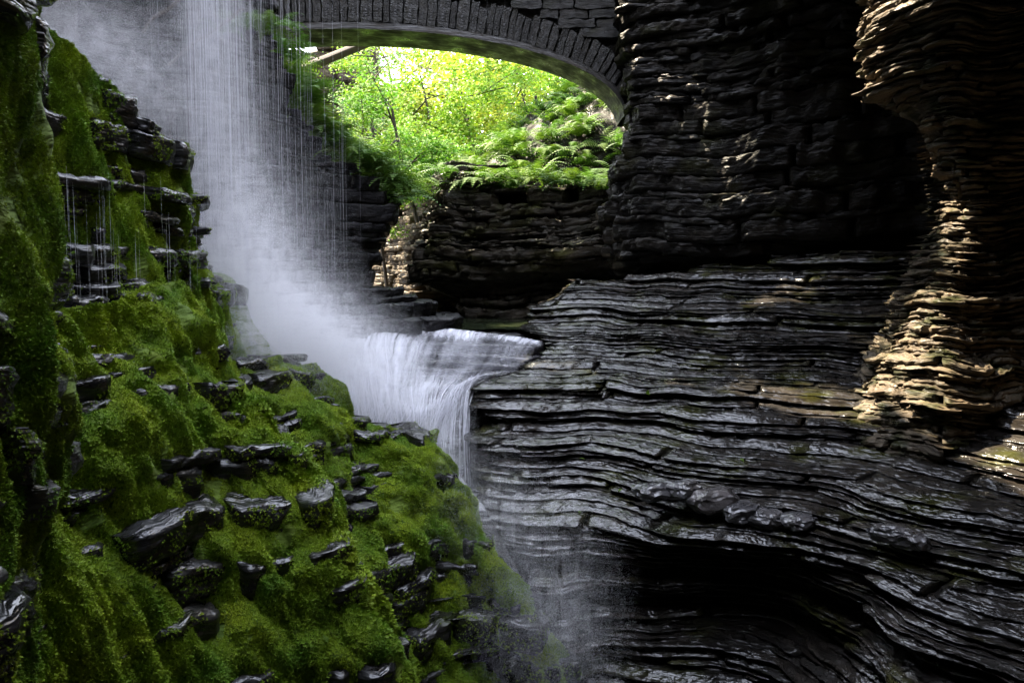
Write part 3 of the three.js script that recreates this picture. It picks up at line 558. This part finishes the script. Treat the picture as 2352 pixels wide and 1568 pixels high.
// spray: droplets in the air, gathered in side-by-side cells of equal size and differing density
{
  const r = mulberry(505), T = new THREE.TetrahedronGeometry(1), tp = T.attributes.position, CELL = 0.12, LV = 14, RAD = 0.0009;
  const perDepth = (sigma) => (sigma / (1.155 * RAD * RAD)) * CELL ** 3; // droplets in a cell for an extinction per metre
  const levels = [...Array(LV).keys()].map((k) => 0.02 * Math.pow(1.45, k));
  const drop = new THREE.MeshStandardMaterial({ color: col(0.97, 0.97, 0.99), roughness: 1 });
  const shapes = levels.map((sig) => {
    const pos = [], n = Math.round(perDepth(sig)), v = new THREE.Vector3(), e = new THREE.Euler();
    for (let i = 0; i < n; i++) { e.set(r() * 6, r() * 6, r() * 6); const c = [r() - 0.5, r() - 0.5, r() - 0.5]; for (let k = 0; k < tp.count; k++) { v.fromBufferAttribute(tp, k).applyEuler(e).multiplyScalar(RAD); pos.push(c[0] * CELL + v.x, c[1] * CELL + v.y, c[2] * CELL + v.z); } }
    const g = new THREE.BufferGeometry(); g.setAttribute('position', new THREE.Float32BufferAttribute(pos, 3)); g.computeVertexNormals(); return g;
  });
  const puffs = [], add = (px, py, d, sx, sy, sd, amount) => { const c = at(px, py, d), k = 5.28e-4 * d; puffs.push([c, sx * k, sy * k, sd, amount]); }; // centre, spread in metres, extinction at the middle
  add(600, 780, 8.5, 100, 70, 0.55, 4.5); add(660, 800, 8.1, 90, 50, 0.3, 0.6); add(570, 660, 8.6, 62, 110, 0.5, 1.7); add(525, 450, 8.6, 45, 190, 0.5, 0.65); add(485, 60, 8.5, 36, 240, 0.5, 0.5); add(620, 600, 9.0, 90, 170, 0.4, 0.22);
  add(720, 830, 9.0, 110, 50, 0.4, 2.4); add(850, 925, 8.6, 90, 42, 0.3, 1.5); add(640, 840, 8.0, 80, 30, 0.25, 0.4);
  add(1010, 1050, 8.1, 35, 60, 0.25, 1.0); add(1030, 1130, 7.9, 40, 60, 0.25, 0.5); add(1130, 1230, 7.0, 70, 100, 0.25, 0.5); add(1270, 1420, 6.2, 80, 120, 0.25, 0.5); add(700, 870, 7.6, 70, 50, 0.25, 0.35);
  add(180, 90, 7.4, 110, 60, 0.4, 0.7); add(320, 230, 7.6, 70, 70, 0.4, 0.7); 
  
  const cells = new Map();
  for (const [c, sx, sy, sd] of puffs) {
    const R = [sx * 2.3, sy * 2.3, sd * 2.3];
    for (let x = Math.floor((c.x - R[0]) / CELL); x <= (c.x + R[0]) / CELL; x++) for (let y = Math.floor((c.y - R[1]) / CELL); y <= (c.y + R[1]) / CELL; y++) for (let z = Math.floor((c.z - R[2]) / CELL); z <= (c.z + R[2]) / CELL; z++) cells.set(`${x},${y},${z}`, [x, y, z]);
  }
  const placed = levels.map(() => []), m = new THREE.Matrix4(), q = new THREE.Quaternion(), one = new THREE.Vector3(1, 1, 1), quarter = Math.PI / 2;
  for (const [x, y, z] of cells.values()) {
    const X = (x + 0.5) * CELL, Y = (y + 0.5) * CELL, Z = (z + 0.5) * CELL; let sig = 0;
    for (const [c, sx, sy, sd, a] of puffs) sig += a * Math.exp(-0.5 * (((X - c.x) / sx) ** 2 + ((Y - c.y) / sy) ** 2 + ((Z - c.z) / sd) ** 2));
    sig *= 1 + 0.35 * fbm3(X * 1.2, Y * 0.7, Z * 1.2, 3);
    const k = Math.floor(Math.log(sig / 0.02) / Math.log(1.45) + r()); if (!(k >= 0)) continue;
    q.setFromEuler(new THREE.Euler(quarter * Math.floor(r() * 4), quarter * Math.floor(r() * 4), quarter * Math.floor(r() * 4))); m.compose(new THREE.Vector3(X + (r() - 0.5) * 0.5 * CELL, Y + (r() - 0.5) * 0.4 * CELL, Z + (r() - 0.5) * 0.5 * CELL), q, one); placed[Math.min(k, LV - 1)].push(m.clone());
  }
  const mist = group('mist'); mist.userData.kind = 'stuff'; mist.userData.label = 'fine white spray hanging around the foot of the waterfall'; let drops = 0;
  placed.forEach((l, k) => { if (!l.length) return; const o = new THREE.InstancedMesh(shapes[k], drop, l.length); l.forEach((x, i) => o.setMatrixAt(i, x)); o.name = 'spray'; o.userData.kind = 'stuff'; o.castShadow = o.receiveShadow = true; mist.add(o); drops += l.length * perDepth(levels[k]); });
  console.log('mist cells', cells.size, 'droplets', Math.round(drops));
}

// ------------------------------------------------------------ moss on the banks
camera.updateMatrixWorld(true); camera.updateProjectionMatrix();
const mossMat0 = new THREE.MeshStandardMaterial({ color: col(1, 1, 1), roughness: 0.7, side: THREE.DoubleSide });
function leafMat(c, through) { return new THREE.MeshPhysicalMaterial({ color: c, roughness: 0.75, specularIntensity: 0.3, transmission: through, side: THREE.DoubleSide }); }
const mossMat = mossMat0;
function tuftGeometry(seed) {
  const r = mulberry(seed), P = [], N = 13;
  for (let i = 0; i < N; i++) {
    const a = r() * 6.28, tiltv = 0.25 + 0.9 * r(), L = 0.7 + 0.7 * r(), w = 0.06 + 0.05 * r(), dx = Math.cos(a), dz = Math.sin(a), sx = -dz * w, sz = dx * w, o = [0.25 * gauss(r), 0, 0.25 * gauss(r)];
    const m = [o[0] + dx * L * 0.5 * Math.sin(tiltv), L * 0.6 * Math.cos(tiltv), o[2] + dz * L * 0.5 * Math.sin(tiltv)], e = [o[0] + dx * L * Math.sin(tiltv), L * Math.cos(tiltv) * 0.85, o[2] + dz * L * Math.sin(tiltv)];
    P.push(o[0], o[1], o[2], m[0] + sx, m[1], m[2] + sz, m[0] - sx, m[1], m[2] - sz, m[0] + sx, m[1], m[2] + sz, e[0], e[1], e[2], m[0] - sx, m[1], m[2] - sz);
  }
  const g = new THREE.BufferGeometry(); g.setAttribute('position', new THREE.Float32BufferAttribute(P, 3)); g.computeVertexNormals(); return g;
}
const tuft = tuftGeometry(9);
function mossOn(root, skins, count, seed, size, label, more = 0, ridge) {
  const r = mulberry(seed), tri = [], A = new THREE.Vector3(), B = new THREE.Vector3(), C = new THREE.Vector3(), n = new THREE.Vector3(), list = [];
  let total = 0;
  for (const g of [...root.userData.parts, ...skins]) {
    const isSkin = skins.includes(g), p = g.attributes.position, ix = g.index.array;
    for (let i = 0; i < ix.length; i += 3) {
      A.fromBufferAttribute(p, ix[i]); B.fromBufferAttribute(p, ix[i + 1]); C.fromBufferAttribute(p, ix[i + 2]);
      n.crossVectors(B.clone().sub(A), C.clone().sub(A)); const ar = n.length() / 2; n.normalize();
      if (ar < 1e-7 || n.y < -0.35 || (!isSkin && ar > 0.01)) continue;
      if (n.z < -0.45) continue; // faces turned into the cliff stay bare
      const pr = A.clone().project(camera); if (Math.abs(pr.x) > 1.25 || Math.abs(pr.y) > 1.25) continue;
      total += ar * (isSkin ? 3 : 0.6); tri.push([total, A.clone(), B.clone(), C.clone(), n.clone(), isSkin]);
    }
  }
  const im = [], cc = [], Y = new THREE.Vector3(0, 1, 0), q = new THREE.Quaternion(), q2 = new THREE.Quaternion(), m = new THREE.Matrix4(), d = new THREE.Vector3();
  for (let s = 0; s < count; s++) {
    const w = r() * total; let lo = 0, hi = tri.length - 1; while (lo < hi) { const mid = (lo + hi) >> 1; if (tri[mid][0] < w) lo = mid + 1; else hi = mid; }
    const [, a, b, c, nn, onSkin] = tri[lo]; let f = r(), g = r(); if (f + g > 1) { f = 1 - f; g = 1 - g; }
    const P = a.clone().addScaledVector(b.clone().sub(a), f).addScaledVector(c.clone().sub(a), g);
    const onRidge = ridge ? Math.max(0, 1 - Math.min(...ridge.map((q) => q.distanceTo(P))) / 0.3) : 0;
    const cover = onRidge * 0.8 + fbm3(P.x * 1.9, P.y * 1.5, P.z * 1.9, 3) + 0.25 * fbm3(P.x * 7, P.y * 5, P.z * 7, 2) + (onSkin ? 0.42 : nn.y > 0.75 ? -0.45 : -0.03) + more;
    if (cover < -0.02 + 0.1 * r()) continue;
    d.copy(nn); d.y += nn.y > 0.5 ? -0.1 : -0.7; d.x += 0.35; d.x += 0.3 * gauss(r); d.z += 0.3 * gauss(r); d.y += 0.2 * gauss(r); d.normalize();
    q.setFromUnitVectors(Y, d); q2.setFromAxisAngle(Y, r() * 6.28); q.multiply(q2);
    const sz = size * (1 + 1.1 * onRidge) * (0.6 + 0.8 * r()) * (0.7 + 0.6 * clamp(cover, 0, 1));
    m.compose(P, q, new THREE.Vector3(sz, sz, sz)); im.push(m.clone());
    const k = clamp(0.5 + 0.6 * fbm3(P.x * 2.2 + 40, P.y * 2.2, P.z * 2.2, 2) + 0.25 * (r() - 0.5), 0, 1), e = 0.75 + 0.5 * r();
    cc.push(col(lerp(0.11, 0.31, k) * e, lerp(0.24, 0.4, k) * e, 0.009 * e));
  }
  const o = new THREE.InstancedMesh(tuft, mossMat, im.length); o.name = numbered('moss');
  im.forEach((x, i) => { o.setMatrixAt(i, x); o.setColorAt(i, cc[i]); });
  o.userData.kind = 'stuff'; o.userData.label = label; o.castShadow = o.receiveShadow = true; scene.add(o);
  console.log(o.name, im.length, 'tufts on', total.toFixed(1), 'm2');
}
const skinMat = new THREE.MeshStandardMaterial({ color: col(1, 1, 1), vertexColors: true, roughness: 0.95, bumpMap: rockBump, bumpScale: 0.03 });
const skinTint = (x, y, z, c) => { const k = 0.5 + 0.5 * n3(x * 3, y * 3, z * 3); c[0] = lerp(0.06, 0.12, k); c[1] = lerp(0.11, 0.17, k); c[2] = 0.012; };
function mossSkin(root, nu, nv, bias, amp, seed) {
  const off = (x, y, z) => bias + amp * fbm3(x * 1.2 + seed, y * 0.7, z * 1.2, 2) + amp * 0.55 * fbm3((x + 0.35 * y) * 4.5 + seed, y * 0.8, z * 4.5, 2) + 0.012 * n3(x * 13, y * 5, z * 13);
  const m = root.userData.sheet('moss_cushion', skinMat, nu, nv, off, skinTint, -0.03); m.userData.kind = 'stuff'; return m.geometry;
}
const skins = [[upBank, 200, 110, 0.0, 0.1, 1], [nearBank, 220, 140, 0.045, 0.13, 5], [midBank, 220, 140, 0.0, 0.13, 9], [edgeBank, 90, 120, 0.02, 0.09, 13]].map((a) => mossSkin(...a));
mossOn(upBank, [skins[0]], 330000, 601, 0.017, 'dark green moss hanging on the upper left bank behind the drips');
mossOn(nearBank, [skins[1]], 330000, 602, 0.0155, 'bright green moss cushions on the near left bank', 0.12, [...Array(24).keys()].map((i) => { const t = i / 23; return at(lerp(610, 850, t) + 25 * Math.sin(t * 9), lerp(950, 1430, t), lerp(5.5, 4.95, t)); }));
mossOn(midBank, [skins[2]], 220000, 603, 0.016, 'green moss on the bank beside the slot', 0.05);
mossOn(edgeBank, [skins[3]], 130000, 604, 0.013, 'moss on the rock pillar at the left', 0);

// ------------------------------------------------------------ plants and trees
function leafGeometry(w, l) { // folded leaf with a pointed tip
  const P = [0, 0, 0, w, 0.12 * l, 0.45 * l, 0, 0.02 * l, 0.5 * l, 0, 0, 0, 0, 0.02 * l, 0.5 * l, -w, 0.12 * l, 0.45 * l, w, 0.12 * l, 0.45 * l, 0, -0.1 * l, l, 0, 0.02 * l, 0.5 * l, 0, 0.02 * l, 0.5 * l, 0, -0.1 * l, l, -w, 0.12 * l, 0.45 * l];
  const g = new THREE.BufferGeometry(); g.setAttribute('position', new THREE.Float32BufferAttribute(P, 3)); g.computeVertexNormals(); return g;
}
const barkMat = new THREE.MeshStandardMaterial({ color: col(0.05, 0.04, 0.03), roughness: 0.95, bumpMap: rockBump, bumpScale: 0.01 });
const foliage = leafMat(col(1, 1, 1), 0.5);
const leafShape = leafGeometry(0.3, 1);
function limb(points, r0, r1) { const c = new THREE.CatmullRomCurve3(points), n = points.length * 4, g = new THREE.TubeGeometry(c, n, 1, 6), p = g.attributes.position, v = new THREE.Vector3(); for (let i = 0; i <= n; i++) { const q = c.getPointAt(i / n), rr = lerp(r0, r1, i / n); for (let k = 0; k <= 6; k++) { const j = i * 7 + k; v.fromBufferAttribute(p, j).sub(q).multiplyScalar(rr).add(q); p.setXYZ(j, v.x, v.y, v.z); } } g.computeVertexNormals(); return g; }
function tree(name, label, base, crown, radius, leaves, size, tone, seed, trunkR = 0.07, grp = 'trees beyond the arch') {
  const r = mulberry(seed), root = group(name, base); tag(root, label, 'tree', grp);
  const c = crown.clone().sub(base), top = c.clone(), bend = new THREE.Vector3(0.2 * gauss(r), 0, 0.2 * gauss(r));
  mesh('trunk', limb([new THREE.Vector3(), c.clone().multiplyScalar(0.35).add(bend), c.clone().multiplyScalar(0.7), top], trunkR, trunkR * 0.4), barkMat, root);
  const tips = [], nL = 7 + Math.floor(radius * 3);
  for (let i = 0; i < nL; i++) {
    const s = c.clone().multiplyScalar(0.55 + 0.45 * r()), dir = new THREE.Vector3(gauss(r), 0.6 * gauss(r) + 0.1, gauss(r)).normalize(), L = radius * (0.6 + 0.5 * r()), e = s.clone().addScaledVector(dir, L);
    mesh('limb', limb([s, s.clone().addScaledVector(dir, L * 0.5).add(new THREE.Vector3(0.1 * gauss(r), 0.12 * r(), 0.1 * gauss(r))), e], trunkR * 0.35, trunkR * 0.08), barkMat, root);
    for (let k = 1; k <= 6; k++) tips.push(s.clone().lerp(e, 0.3 + 0.7 * k / 6).add(new THREE.Vector3(gauss(r), gauss(r), gauss(r)).multiplyScalar(radius * 0.22)));
  }
  const o = new THREE.InstancedMesh(leafShape, foliage, leaves), m = new THREE.Matrix4(), q = new THREE.Quaternion();
  for (let i = 0; i < leaves; i++) {
    const t = tips[Math.floor(r() * tips.length)], p = t.clone().add(new THREE.Vector3(gauss(r), gauss(r) * 0.6, gauss(r)).multiplyScalar(radius * 0.2)), s = size * (0.6 + 0.7 * r());
    q.setFromEuler(new THREE.Euler(0.9 * gauss(r) + 0.4, r() * 6.3, 0.8 * gauss(r))); m.compose(p, q, new THREE.Vector3(s, s, s)); o.setMatrixAt(i, m);
    const e = 0.7 + 0.6 * r(), y = r(); o.setColorAt(i, col(tone[0] * e * (0.8 + 0.5 * y), tone[1] * e, tone[2] * e));
  }
  o.name = 'crown'; o.userData.kind = 'stuff'; o.castShadow = o.receiveShadow = true; root.add(o); return root;
}
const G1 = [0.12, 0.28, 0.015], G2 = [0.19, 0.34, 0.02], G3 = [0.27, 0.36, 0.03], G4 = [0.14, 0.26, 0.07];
const down = (v, h) => new THREE.Vector3(v.x, v.y - h, v.z);
{
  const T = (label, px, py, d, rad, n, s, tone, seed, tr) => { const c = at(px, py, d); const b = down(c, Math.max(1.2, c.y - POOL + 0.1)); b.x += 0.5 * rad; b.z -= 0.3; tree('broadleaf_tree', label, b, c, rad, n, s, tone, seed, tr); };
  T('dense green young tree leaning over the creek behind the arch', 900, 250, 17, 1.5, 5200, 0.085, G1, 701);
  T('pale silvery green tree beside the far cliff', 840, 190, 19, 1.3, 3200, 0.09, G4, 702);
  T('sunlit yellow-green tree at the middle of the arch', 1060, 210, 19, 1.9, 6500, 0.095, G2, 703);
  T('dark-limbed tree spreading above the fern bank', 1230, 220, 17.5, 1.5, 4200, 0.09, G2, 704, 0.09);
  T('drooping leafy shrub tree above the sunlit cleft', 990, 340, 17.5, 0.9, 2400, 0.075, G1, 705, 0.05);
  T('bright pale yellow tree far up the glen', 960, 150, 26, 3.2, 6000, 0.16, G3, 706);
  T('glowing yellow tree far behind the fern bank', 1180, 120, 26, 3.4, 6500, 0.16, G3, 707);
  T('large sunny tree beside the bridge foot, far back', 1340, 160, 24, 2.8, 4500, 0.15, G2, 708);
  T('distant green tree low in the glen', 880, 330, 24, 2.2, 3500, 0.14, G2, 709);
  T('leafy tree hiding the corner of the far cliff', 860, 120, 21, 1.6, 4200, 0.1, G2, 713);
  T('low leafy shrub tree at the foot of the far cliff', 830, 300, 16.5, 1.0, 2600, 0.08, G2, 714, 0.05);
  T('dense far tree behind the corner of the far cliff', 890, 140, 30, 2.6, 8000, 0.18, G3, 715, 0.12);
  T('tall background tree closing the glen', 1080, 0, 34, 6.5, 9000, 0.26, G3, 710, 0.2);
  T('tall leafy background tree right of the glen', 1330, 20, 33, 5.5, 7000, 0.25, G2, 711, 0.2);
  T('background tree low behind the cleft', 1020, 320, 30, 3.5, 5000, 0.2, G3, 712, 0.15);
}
{ // unseen trees added to block the sun, with a gap for the buttress streak
  const T = (label, x, y, z, rad, n, seed) => tree('added_canopy_tree', label, new THREE.Vector3(-6.5, 8.5, z - 0.5), new THREE.Vector3(x, y, z), rad, n, 0.16, G1, seed, 0.14, 'added sun-blocking canopy over the left rim');
  T('added unseen tree behind the bridge deck keeping sun off the ledges', -0.6, 10.3, -14.6, 1.15, 8000, 731);
  T('added unseen tree above the arch keeping sun off the wet ledges', -2.9, 10.4, -14.6, 1.2, 8000, 732);
  T('added unseen high tree shading the right side of the buttress', -2.1, 15.5, -14.6, 1.35, 12000, 733);
  T('added unseen high tree on the left rim blocking stray sun', -5.3, 13.2, -14.6, 1.5, 8000, 734);
  T('added unseen tree between the high ones narrowing the sun streak', -4.4, 14.2, -14.8, 1.0, 7000, 737);
  T('added broad tree mostly out of view shading the fern bank', 0.8, 11.2, -20.0, 1.8, 8000, 736);  // added to keep direct sun off the soil slope
}
const hillPts = [];
{ // slope of soil the ferns grow on, beyond the arch
  const rows = [[1030, 1100, 1220, 1340, 1470].map((px, i) => at(px, 475, 15.3 - i * 0.3)), [1040, 1110, 1220, 1340, 1480].map((px, i) => at(px, [400, 380, 330, 290, 250][i], 16.4 - i * 0.4)), [1050, 1120, 1230, 1350, 1500].map((px, i) => at(px, [390, 340, 250, 190, 120][i], 18.2 - i * 0.4)), [1060, 1130, 1240, 1360, 1520].map((px, i) => at(px, [395, 350, 260, 190, 110][i], 22))];
  const P = hillPts, UV = [], C = [], I = [], n = 40, v = [0, 0, 0], tint = stoneTint([0.018, 0.014, 0.008], [0.014, 0.022, 0.006], 0.2, 2);
  for (let j = 0; j <= n; j++) for (let i = 0; i <= n; i++) {
    const U = (i / n) * 4, V = (j / n) * 3, a = Math.min(3, Math.floor(U)), b = Math.min(2, Math.floor(V)), p = rows[b][a].clone().lerp(rows[b][a + 1], U - a).lerp(rows[b + 1][a].clone().lerp(rows[b + 1][a + 1], U - a), V - b);
    p.y += 0.12 * fbm3(p.x * 2, p.y * 2, p.z * 2); P.push(p.x, p.y, p.z); UV.push(U, V); tint(p.x, p.y, p.z, v); C.push(...v);
  }
  for (let j = 0; j < n; j++) for (let i = 0; i < n; i++) { const a = j * (n + 1) + i, b = a + n + 1; I.push(a, a + 1, b, b, a + 1, b + 1); }
  const g = new THREE.BufferGeometry(); g.setAttribute('position', new THREE.Float32BufferAttribute(P, 3)); g.setAttribute('uv', new THREE.Float32BufferAttribute(UV, 2)); g.setAttribute('color', new THREE.Float32BufferAttribute(C, 3)); g.setIndex(I); g.computeVertexNormals();
  mesh('hillside', g, M.dry).userData.kind = 'structure';
}
function fernGeometry(seed, fronds) {
  const r = mulberry(seed), P = [];
  for (let f = 0; f < fronds; f++) {
    const a = r() * 6.28, L = 0.7 + 0.5 * r(), rise = 0.5 + 0.35 * r(), dx = Math.cos(a), dz = Math.sin(a), n = 13;
    const S = (t) => [dx * L * t, L * (rise * t * 1.4 - 0.85 * t * t), dz * L * t];
    for (let k = 1; k <= n; k++) {
      const t = k / (n + 0.5), p = S(t), q = S(t + 0.045), w = 0.26 * L * Math.sin(Math.PI * Math.pow(t, 0.6)) * (1 - 0.4 * t) + 0.02;
      for (const s of [-1, 1]) P.push(p[0], p[1], p[2], q[0], q[1], q[2], p[0] - dz * w * s + dx * w * 0.35, p[1] - 0.12 * w, p[2] + dx * w * s + dz * w * 0.35);
    }
  }
  const g = new THREE.BufferGeometry(); g.setAttribute('position', new THREE.Float32BufferAttribute(P, 3)); g.computeVertexNormals(); return g;
}
const fernShapes = [0, 1, 2, 3].map((k) => fernGeometry(800 + k, 9 + k)), fernMats = [leafMat(col(0.1, 0.2, 0.018), 0.5), leafMat(col(0.12, 0.21, 0.018), 0.5), leafMat(col(0.08, 0.18, 0.018), 0.5)];
{
  const r = mulberry(900);
  const fern = (p, s, label, grp) => { const k = Math.floor(r() * 3), o = mesh('fern', fernShapes[Math.floor(r() * 4)], fernMats[k]); o.position.copy(p); o.scale.setScalar(s); o.rotation.set(0.3 * gauss(r), r() * 6.3, 0.3 * gauss(r)); tag(o, label, 'fern', grp); };
  for (let i = 0; i < 44; i++) { // along the falling edge of the cliff behind the veil
    const t = (i + r()) / 44, px = lerp(655, 935, t), py = t < 0.3 ? lerp(150, 330, t / 0.3) : t < 0.7 ? lerp(330, 400, (t - 0.3) / 0.4) : lerp(400, 470, (t - 0.7) / 0.3);
    fern(at(px + 12 * gauss(r), py - 18 + 25 * gauss(r), lerp(10.9, 12.1, t) + 0.3 * r()), 0.36 + 0.26 * r(), 'green fern on the falling cliff edge behind the waterfall', 'ferns along the falling cliff edge');
  }
  for (let i = 0; i < 70; i++) { // sunlit edge of the bank just past the bridge
    const t = (i + r()) / 70, [px, py] = fernLine(t);
    fern(at(px + 10 * gauss(r), py - 2 + 12 * gauss(r), lerp(14.1, 14.6, t) + 0.3 * gauss(r)), 0.42 + 0.3 * r(), 'green fern spilling over the left creek bank past the bridge', 'ferns on the left creek bank past the bridge');
  }
  for (let i = 0; i < 150; i++) { // on the slope beyond the arch
    const a = 4 + Math.floor(r() * 37), b = 6 + Math.floor(r() * 26), k = (b * 41 + a) * 3;
    fern(new THREE.Vector3(hillPts[k], hillPts[k + 1] - 0.03, hillPts[k + 2]), 0.34 + 0.3 * r(), 'green fern on the dark bank beyond the arch', 'ferns on the bank beyond the arch');
  }
  for (let i = 0; i < 30; i++) { const t = i / 29; fern(at(lerp(1010, 1425, t), 430 + 22 * gauss(r) - 10 * t, lerp(14.9, 13.2, t)), 0.4 + 0.2 * r(), 'fern hanging over the lip of the undercut rock', 'ferns on the lip of the undercut rock'); }
  for (let i = 0; i < 6; i++) fern(at(520 + 25 * i + 10 * gauss(r), 70 + 20 * gauss(r), 9.9), 0.4, 'green fern hanging on the cliff behind the falling threads', 'ferns on the cliff face behind the veil');
}
{ // stray leaves stuck to the wet rock
  scene.updateMatrixWorld(true);
  const ray = new THREE.Raycaster(), N = new THREE.Vector3(), Z = new THREE.Vector3(0, 1, 0);
  for (const [px, py, s, turn, label] of [[1330, 1055, 0.07, 1, 'green leaf stuck on the wet ledges above the smooth lumps'], [1490, 905, 0.09, 2, 'pale green leaf lying on a wet ledge beside the cascade'], [1700, 1055, 0.06, 0.4, 'small green leaf on the dark ledges near the sunlit buttress'], [1430, 1125, 0.05, 5, 'tiny green leaf on the ledge beside the smooth lumps'], [750, 1480, 0.06, 4, 'single broad green leaf among the moss at the bank foot'], [1330, 1180, 0.05, 3, 'tiny bright leaf low on the wet ledges over the slot']]) {
    ray.setFromCamera(new THREE.Vector2((px / W) * 2 - 1, 1 - (2 * py) / H), camera);
    const hit = ray.intersectObjects([ledges, nearBank, midBank], true)[0]; if (!hit) continue;
    N.copy(hit.face.normal).normalize(); if (N.dot(ray.ray.direction) > 0) N.negate();
    const o = mesh('fallen_leaf', leafShape, fernMats[1]); o.position.copy(hit.point).addScaledVector(N, 0.012); o.quaternion.setFromUnitVectors(Z, N).multiply(new THREE.Quaternion().setFromAxisAngle(Z, turn)); o.scale.setScalar(s); tag(o, label, 'leaf');
  }
}
renderer.render(scene, camera);
